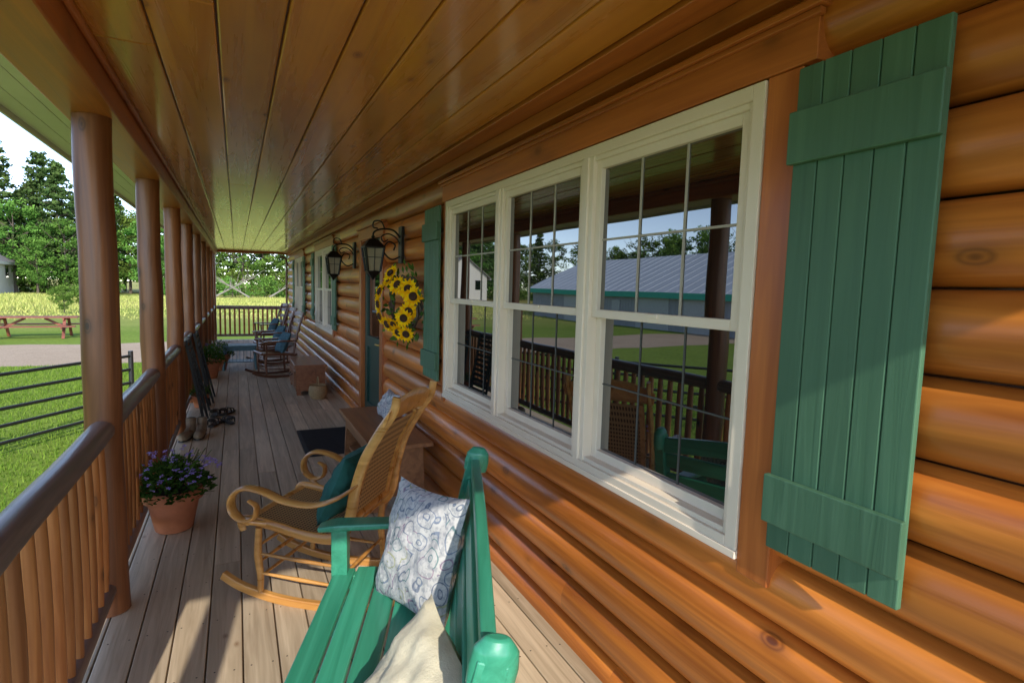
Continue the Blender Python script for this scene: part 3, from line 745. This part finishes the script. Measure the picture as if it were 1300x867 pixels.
b=gable_house('barn',-31,-20,15,42,GZ,.10,2.6,M_barnw,M_barnr,M_bteal)
m=MB()
for y in (17,21.2,25.4,34): m.box(-20,-19.94,y,y+3,GZ,GZ+1.95)
for y in (30,32): m.box(-20,-19.94,y,y+.9,GZ+1.0,GZ+1.7)
m.obj('doors',M_whitep,b)
m=MB()
yy=15.0
while yy<42: m.box(-20,-19.985,yy,yy+.03,GZ,-.05); yy+=.3
m.obj('siding_battens',M_barnw,b)
h=gable_house('farmhouse',-34,-25.6,84,94,GZ,1.9,5.2,M_hwall,M_hroof,M_hwall,.5)
m=MB()
for x in (-33,-30.4,-27.6): m.box(x,x+1,83.94,84,-.3,1.2)
for y in (86,90): m.box(-25.6,-25.54,y,y+1,-.3,1.2)
m.obj('windows',M_glass,h)

# ------------------------------------------------------------------ trees
def tree_mesh(name,kind,seed,H):
    rg=np.random.default_rng(seed); random.seed(seed); mb=MB()
    lean=[(rg.normal(0,.012)*H*i/5,rg.normal(0,.012)*H*i/5,H*.93*i/5) for i in range(6)]
    mb.sweep(lean,H*.035,n=8,sub=2,taper=[1.2,.9,.75,.55,.35,.08],mat=0,tint=.5)
    V=[];T=[]
    def cluster(c,r,n,size,tint,flat=1.0):
        P=rg.normal(0,1,(n,3)); P/= (np.linalg.norm(P,axis=1,keepdims=True)+1e-6); P*= r*rg.uniform(.35,1.05,(n,1))**.7; P[:,2]*=flat
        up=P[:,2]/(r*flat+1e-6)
        P+=np.array(c)
        d=rg.normal(0,1,(n,3)); d/=np.linalg.norm(d,axis=1,keepdims=True); e=np.cross(d,rg.normal(0,1,(n,3))); e/=np.linalg.norm(e,axis=1,keepdims=True)
        s=size*rg.uniform(.6,1.4,(n,1)); q=np.stack([P-d*s,P+e*s*.55,P+d*s,P-e*s*.55],1)
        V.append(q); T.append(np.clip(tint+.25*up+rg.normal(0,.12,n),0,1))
    if kind=='broad':
        nL=14
        for i in range(nL):
            z=H*rg.uniform(.25,.75); a=rg.uniform(0,6.28); l=H*rg.uniform(.15,.3); 
            mb.sweep([(0,0,z),(l*.5*math.cos(a),l*.5*math.sin(a),z+l*.35),(l*math.cos(a),l*math.sin(a),z+l*.9)],H*.010,n=5,sub=2,taper=[1.2,.8,.3],mat=0,tint=.5)
        for i in range(80):
            t=rg.uniform(0,1); z=H*(.18+.80*t); Rr=H*.27*math.sqrt(max(.03,1-((t-.42)/.62)**2)); a=rg.uniform(0,6.28); rr=Rr*rg.uniform(.25,1.05)
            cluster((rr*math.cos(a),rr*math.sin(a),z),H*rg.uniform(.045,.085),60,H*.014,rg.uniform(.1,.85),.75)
    elif kind=='pine':
        z=H*.14
        while z<H*.98:
            t=z/H; Rr=H*.25*(1-t)**.7*rg.uniform(.65,1.2)+H*.012; nb=int(rg.integers(4,7)); a0=rg.uniform(0,6.28)
            for k in range(nb):
                a=a0+6.28*k/nb+rg.normal(0,.25); l=Rr*rg.uniform(.55,1.2)
                mb.sweep([(0,0,z),(l*.9*math.cos(a),l*.9*math.sin(a),z+l*.12)],H*.006,n=4,sub=0,mat=0,tint=.5)
                for q in (.35,.6,.85,1.0):
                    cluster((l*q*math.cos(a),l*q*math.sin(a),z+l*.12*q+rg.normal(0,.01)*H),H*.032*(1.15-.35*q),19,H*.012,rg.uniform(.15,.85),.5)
            z+=H*rg.uniform(.035,.055)
    elif kind=='bush':
        for i in range(36):
            a=rg.uniform(0,6.28); rr=H*.7*rg.uniform(0,1)**.5; z=H*rg.uniform(.12,.8)*(1-.4*(rr/(H*.7))**2)
            cluster((rr*math.cos(a),rr*math.sin(a),z),H*rg.uniform(.12,.2),45,H*.037,rg.uniform(.1,.9),.8)
    Q=np.concatenate(V).reshape(-1,3); T=np.concatenate(T); nq=len(T); o=len(mb.v)
    allv=mb.v+Q.tolist(); allf=mb.f+[[o+4*i,o+4*i+1,o+4*i+2,o+4*i+3] for i in range(nq)]
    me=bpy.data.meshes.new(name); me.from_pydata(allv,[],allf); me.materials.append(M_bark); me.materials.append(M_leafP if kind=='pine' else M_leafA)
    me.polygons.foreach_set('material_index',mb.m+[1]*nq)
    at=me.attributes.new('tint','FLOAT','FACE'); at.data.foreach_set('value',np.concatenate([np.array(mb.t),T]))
    return me
broad=[tree_mesh('broadleaf_mesh_%d'%i,'broad',10+i,14) for i in range(3)]
pines=[tree_mesh('pine_mesh_%d'%i,'pine',20+i,20) for i in range(3)]
bush=[tree_mesh('bush_mesh_%d'%i,'bush',30+i,3) for i in range(2)]
random.seed(11)
def put(name,me,x,y,s,parent=None,sz=1):
    o=bpy.data.objects.new(name,me); scene.collection.objects.link(o); o.location=(x,y,GZ-.05); o.scale=(s,s,s*sz); o.rotation_euler=(0,0,random.uniform(0,6.28))
    if parent: o.parent=parent
    return o
for x,y,s in ((-28,96,.98),(-24,99,.95),(-32,100,1.0),(-21.0,94,.85),(-36,95,.95),(-40,101,1.0),(-18.5,101,.8)): put('pine_tree',random.choice(pines),x,y,s)
for x,y,s in ((-17,97,.9),(-14,99,.8),(-11.5,95,.75),(-30,90,.62),(-22.5,90,.5),(-35,92,.6),(-25.5,93,.85),(-20,92,.7)): put('deciduous_tree',random.choice(broad),x,y,s)
tl=root('distant_treeline')
x=-60
while x<50:
    for row in range(2):
        k=random.random(); X=x+random.uniform(-2,2); Y=108+row*9+random.uniform(-3,3)
        if k<.35: put('line_pine',random.choice(pines),X,Y,random.uniform(.7,.9),tl)
        else: put('line_broadleaf',random.choice(broad),X,Y,random.uniform(.8,1.1),tl)
    put('line_bush',random.choice(bush),x+random.uniform(-2,2),random.uniform(88,94) if x>-16 else random.uniform(92,97),random.uniform(.8,1.5),tl)
    put('line_bush',random.choice(bush),x+random.uniform(0,4),random.uniform(95,101),random.uniform(1.0,1.9),tl)
    x+=4.6
y=-5
while y<100:
    for row in range(2):
        put('line_broadleaf',random.choice(broad),-62-row*9+random.uniform(-3,3),y+random.uniform(-2,2),random.uniform(.7,1.0),tl)
    put('line_bush',random.choice(bush),-56+random.uniform(-2,2),y,random.uniform(1.2,1.9),tl)
    y+=6
put('sapling_tree',broad[1],-9.3,42,.125,None,1)
put('shrub',bush[0],-12.5,58,.7); 
# pale dead-fall branches at the edge of the field
m=MB()
for (bx,by,L_,a0) in ((-2.5,82,5.5,.25),(1.5,81,5,2.7),(4.0,83,4.5,.5)):
    d0=Vector((math.cos(a0)*.8,.1,.45)).normalized(); p0=Vector((bx,by,GZ+.2)); m.sweep([p0,p0+d0*L_*.5,p0+d0*L_],.2,n=6,sub=2,taper=[1.2,.8,.2])
    for i in range(14):
        q=p0+d0*L_*random.uniform(.2,1); d=(d0+Vector((random.uniform(-1,1),random.uniform(-.5,.5),random.uniform(-.2,1)))).normalized(); l=random.uniform(.8,2.2)
        m.sweep([q,q+d*l*.5,q+d*l+Vector((0,0,-.1))],.07,n=4,sub=1,taper=[1.2,.8,.2])
m.obj('fallen_dead_tree',M_bdead)

# ------------------------------------------------------------------ light
S=Vector((-.25,-1.7,1.0)).normalized()
w=bpy.data.worlds.new('World'); scene.world=w; w.use_nodes=True
nt=w.node_tree; sky=nt.nodes.new('ShaderNodeTexSky'); sky.sky_type='NISHITA'; sky.sun_disc=False
sky.sun_elevation=math.asin(S.z); sky.sun_rotation=math.atan2(S.x,S.y)%(2*math.pi); sky.air_density=.6; sky.dust_density=.05; sky.ozone_density=1.5
hs=nt.nodes.new('ShaderNodeHueSaturation'); hs.inputs['Saturation'].default_value=.9
mx=nt.nodes.new('ShaderNodeMix'); mx.data_type='RGBA'; mx.blend_type='MULTIPLY'; mx.inputs[0].default_value=1; mx.inputs[7].default_value=(1.06,1.0,.94,1)
nt.links.new(sky.outputs[0],hs.inputs['Color']); nt.links.new(hs.outputs[0],mx.inputs[6])
nt.links.new(mx.outputs[2],nt.nodes['Background'].inputs[0]); nt.nodes['Background'].inputs[1].default_value=.46
ld=bpy.data.lights.new('sun','SUN'); ld.energy=5; ld.angle=R(.5); ld.color=(1,.93,.80)
lo=bpy.data.objects.new('sun',ld); scene.collection.objects.link(lo); lo.rotation_euler=(-S).to_track_quat('-Z','Y').to_euler()
scene.view_settings.view_transform='Standard'; scene.view_settings.look='None'; scene.view_settings.exposure=0; scene.view_settings.gamma=1

# ------------------------------------------------------------------ camera
cd=bpy.data.cameras.new('camera'); cam=bpy.data.objects.new('camera',cd); scene.collection.objects.link(cam); scene.camera=cam
cd.sensor_width=36; cd.lens=710/1300*36; cd.clip_start=.05; cd.clip_end=2000
rt=Vector((.8975,-.4401,.0276)).normalized(); fw=Vector((.4407,.8928,-.0929)).normalized(); up=rt.cross(fw).normalized(); fw=up.cross(rt)
Mx=Matrix.Identity(4)
for i in range(3): Mx[i][0]=rt[i]; Mx[i][1]=up[i]; Mx[i][2]=-fw[i]
cam.matrix_world=Mx
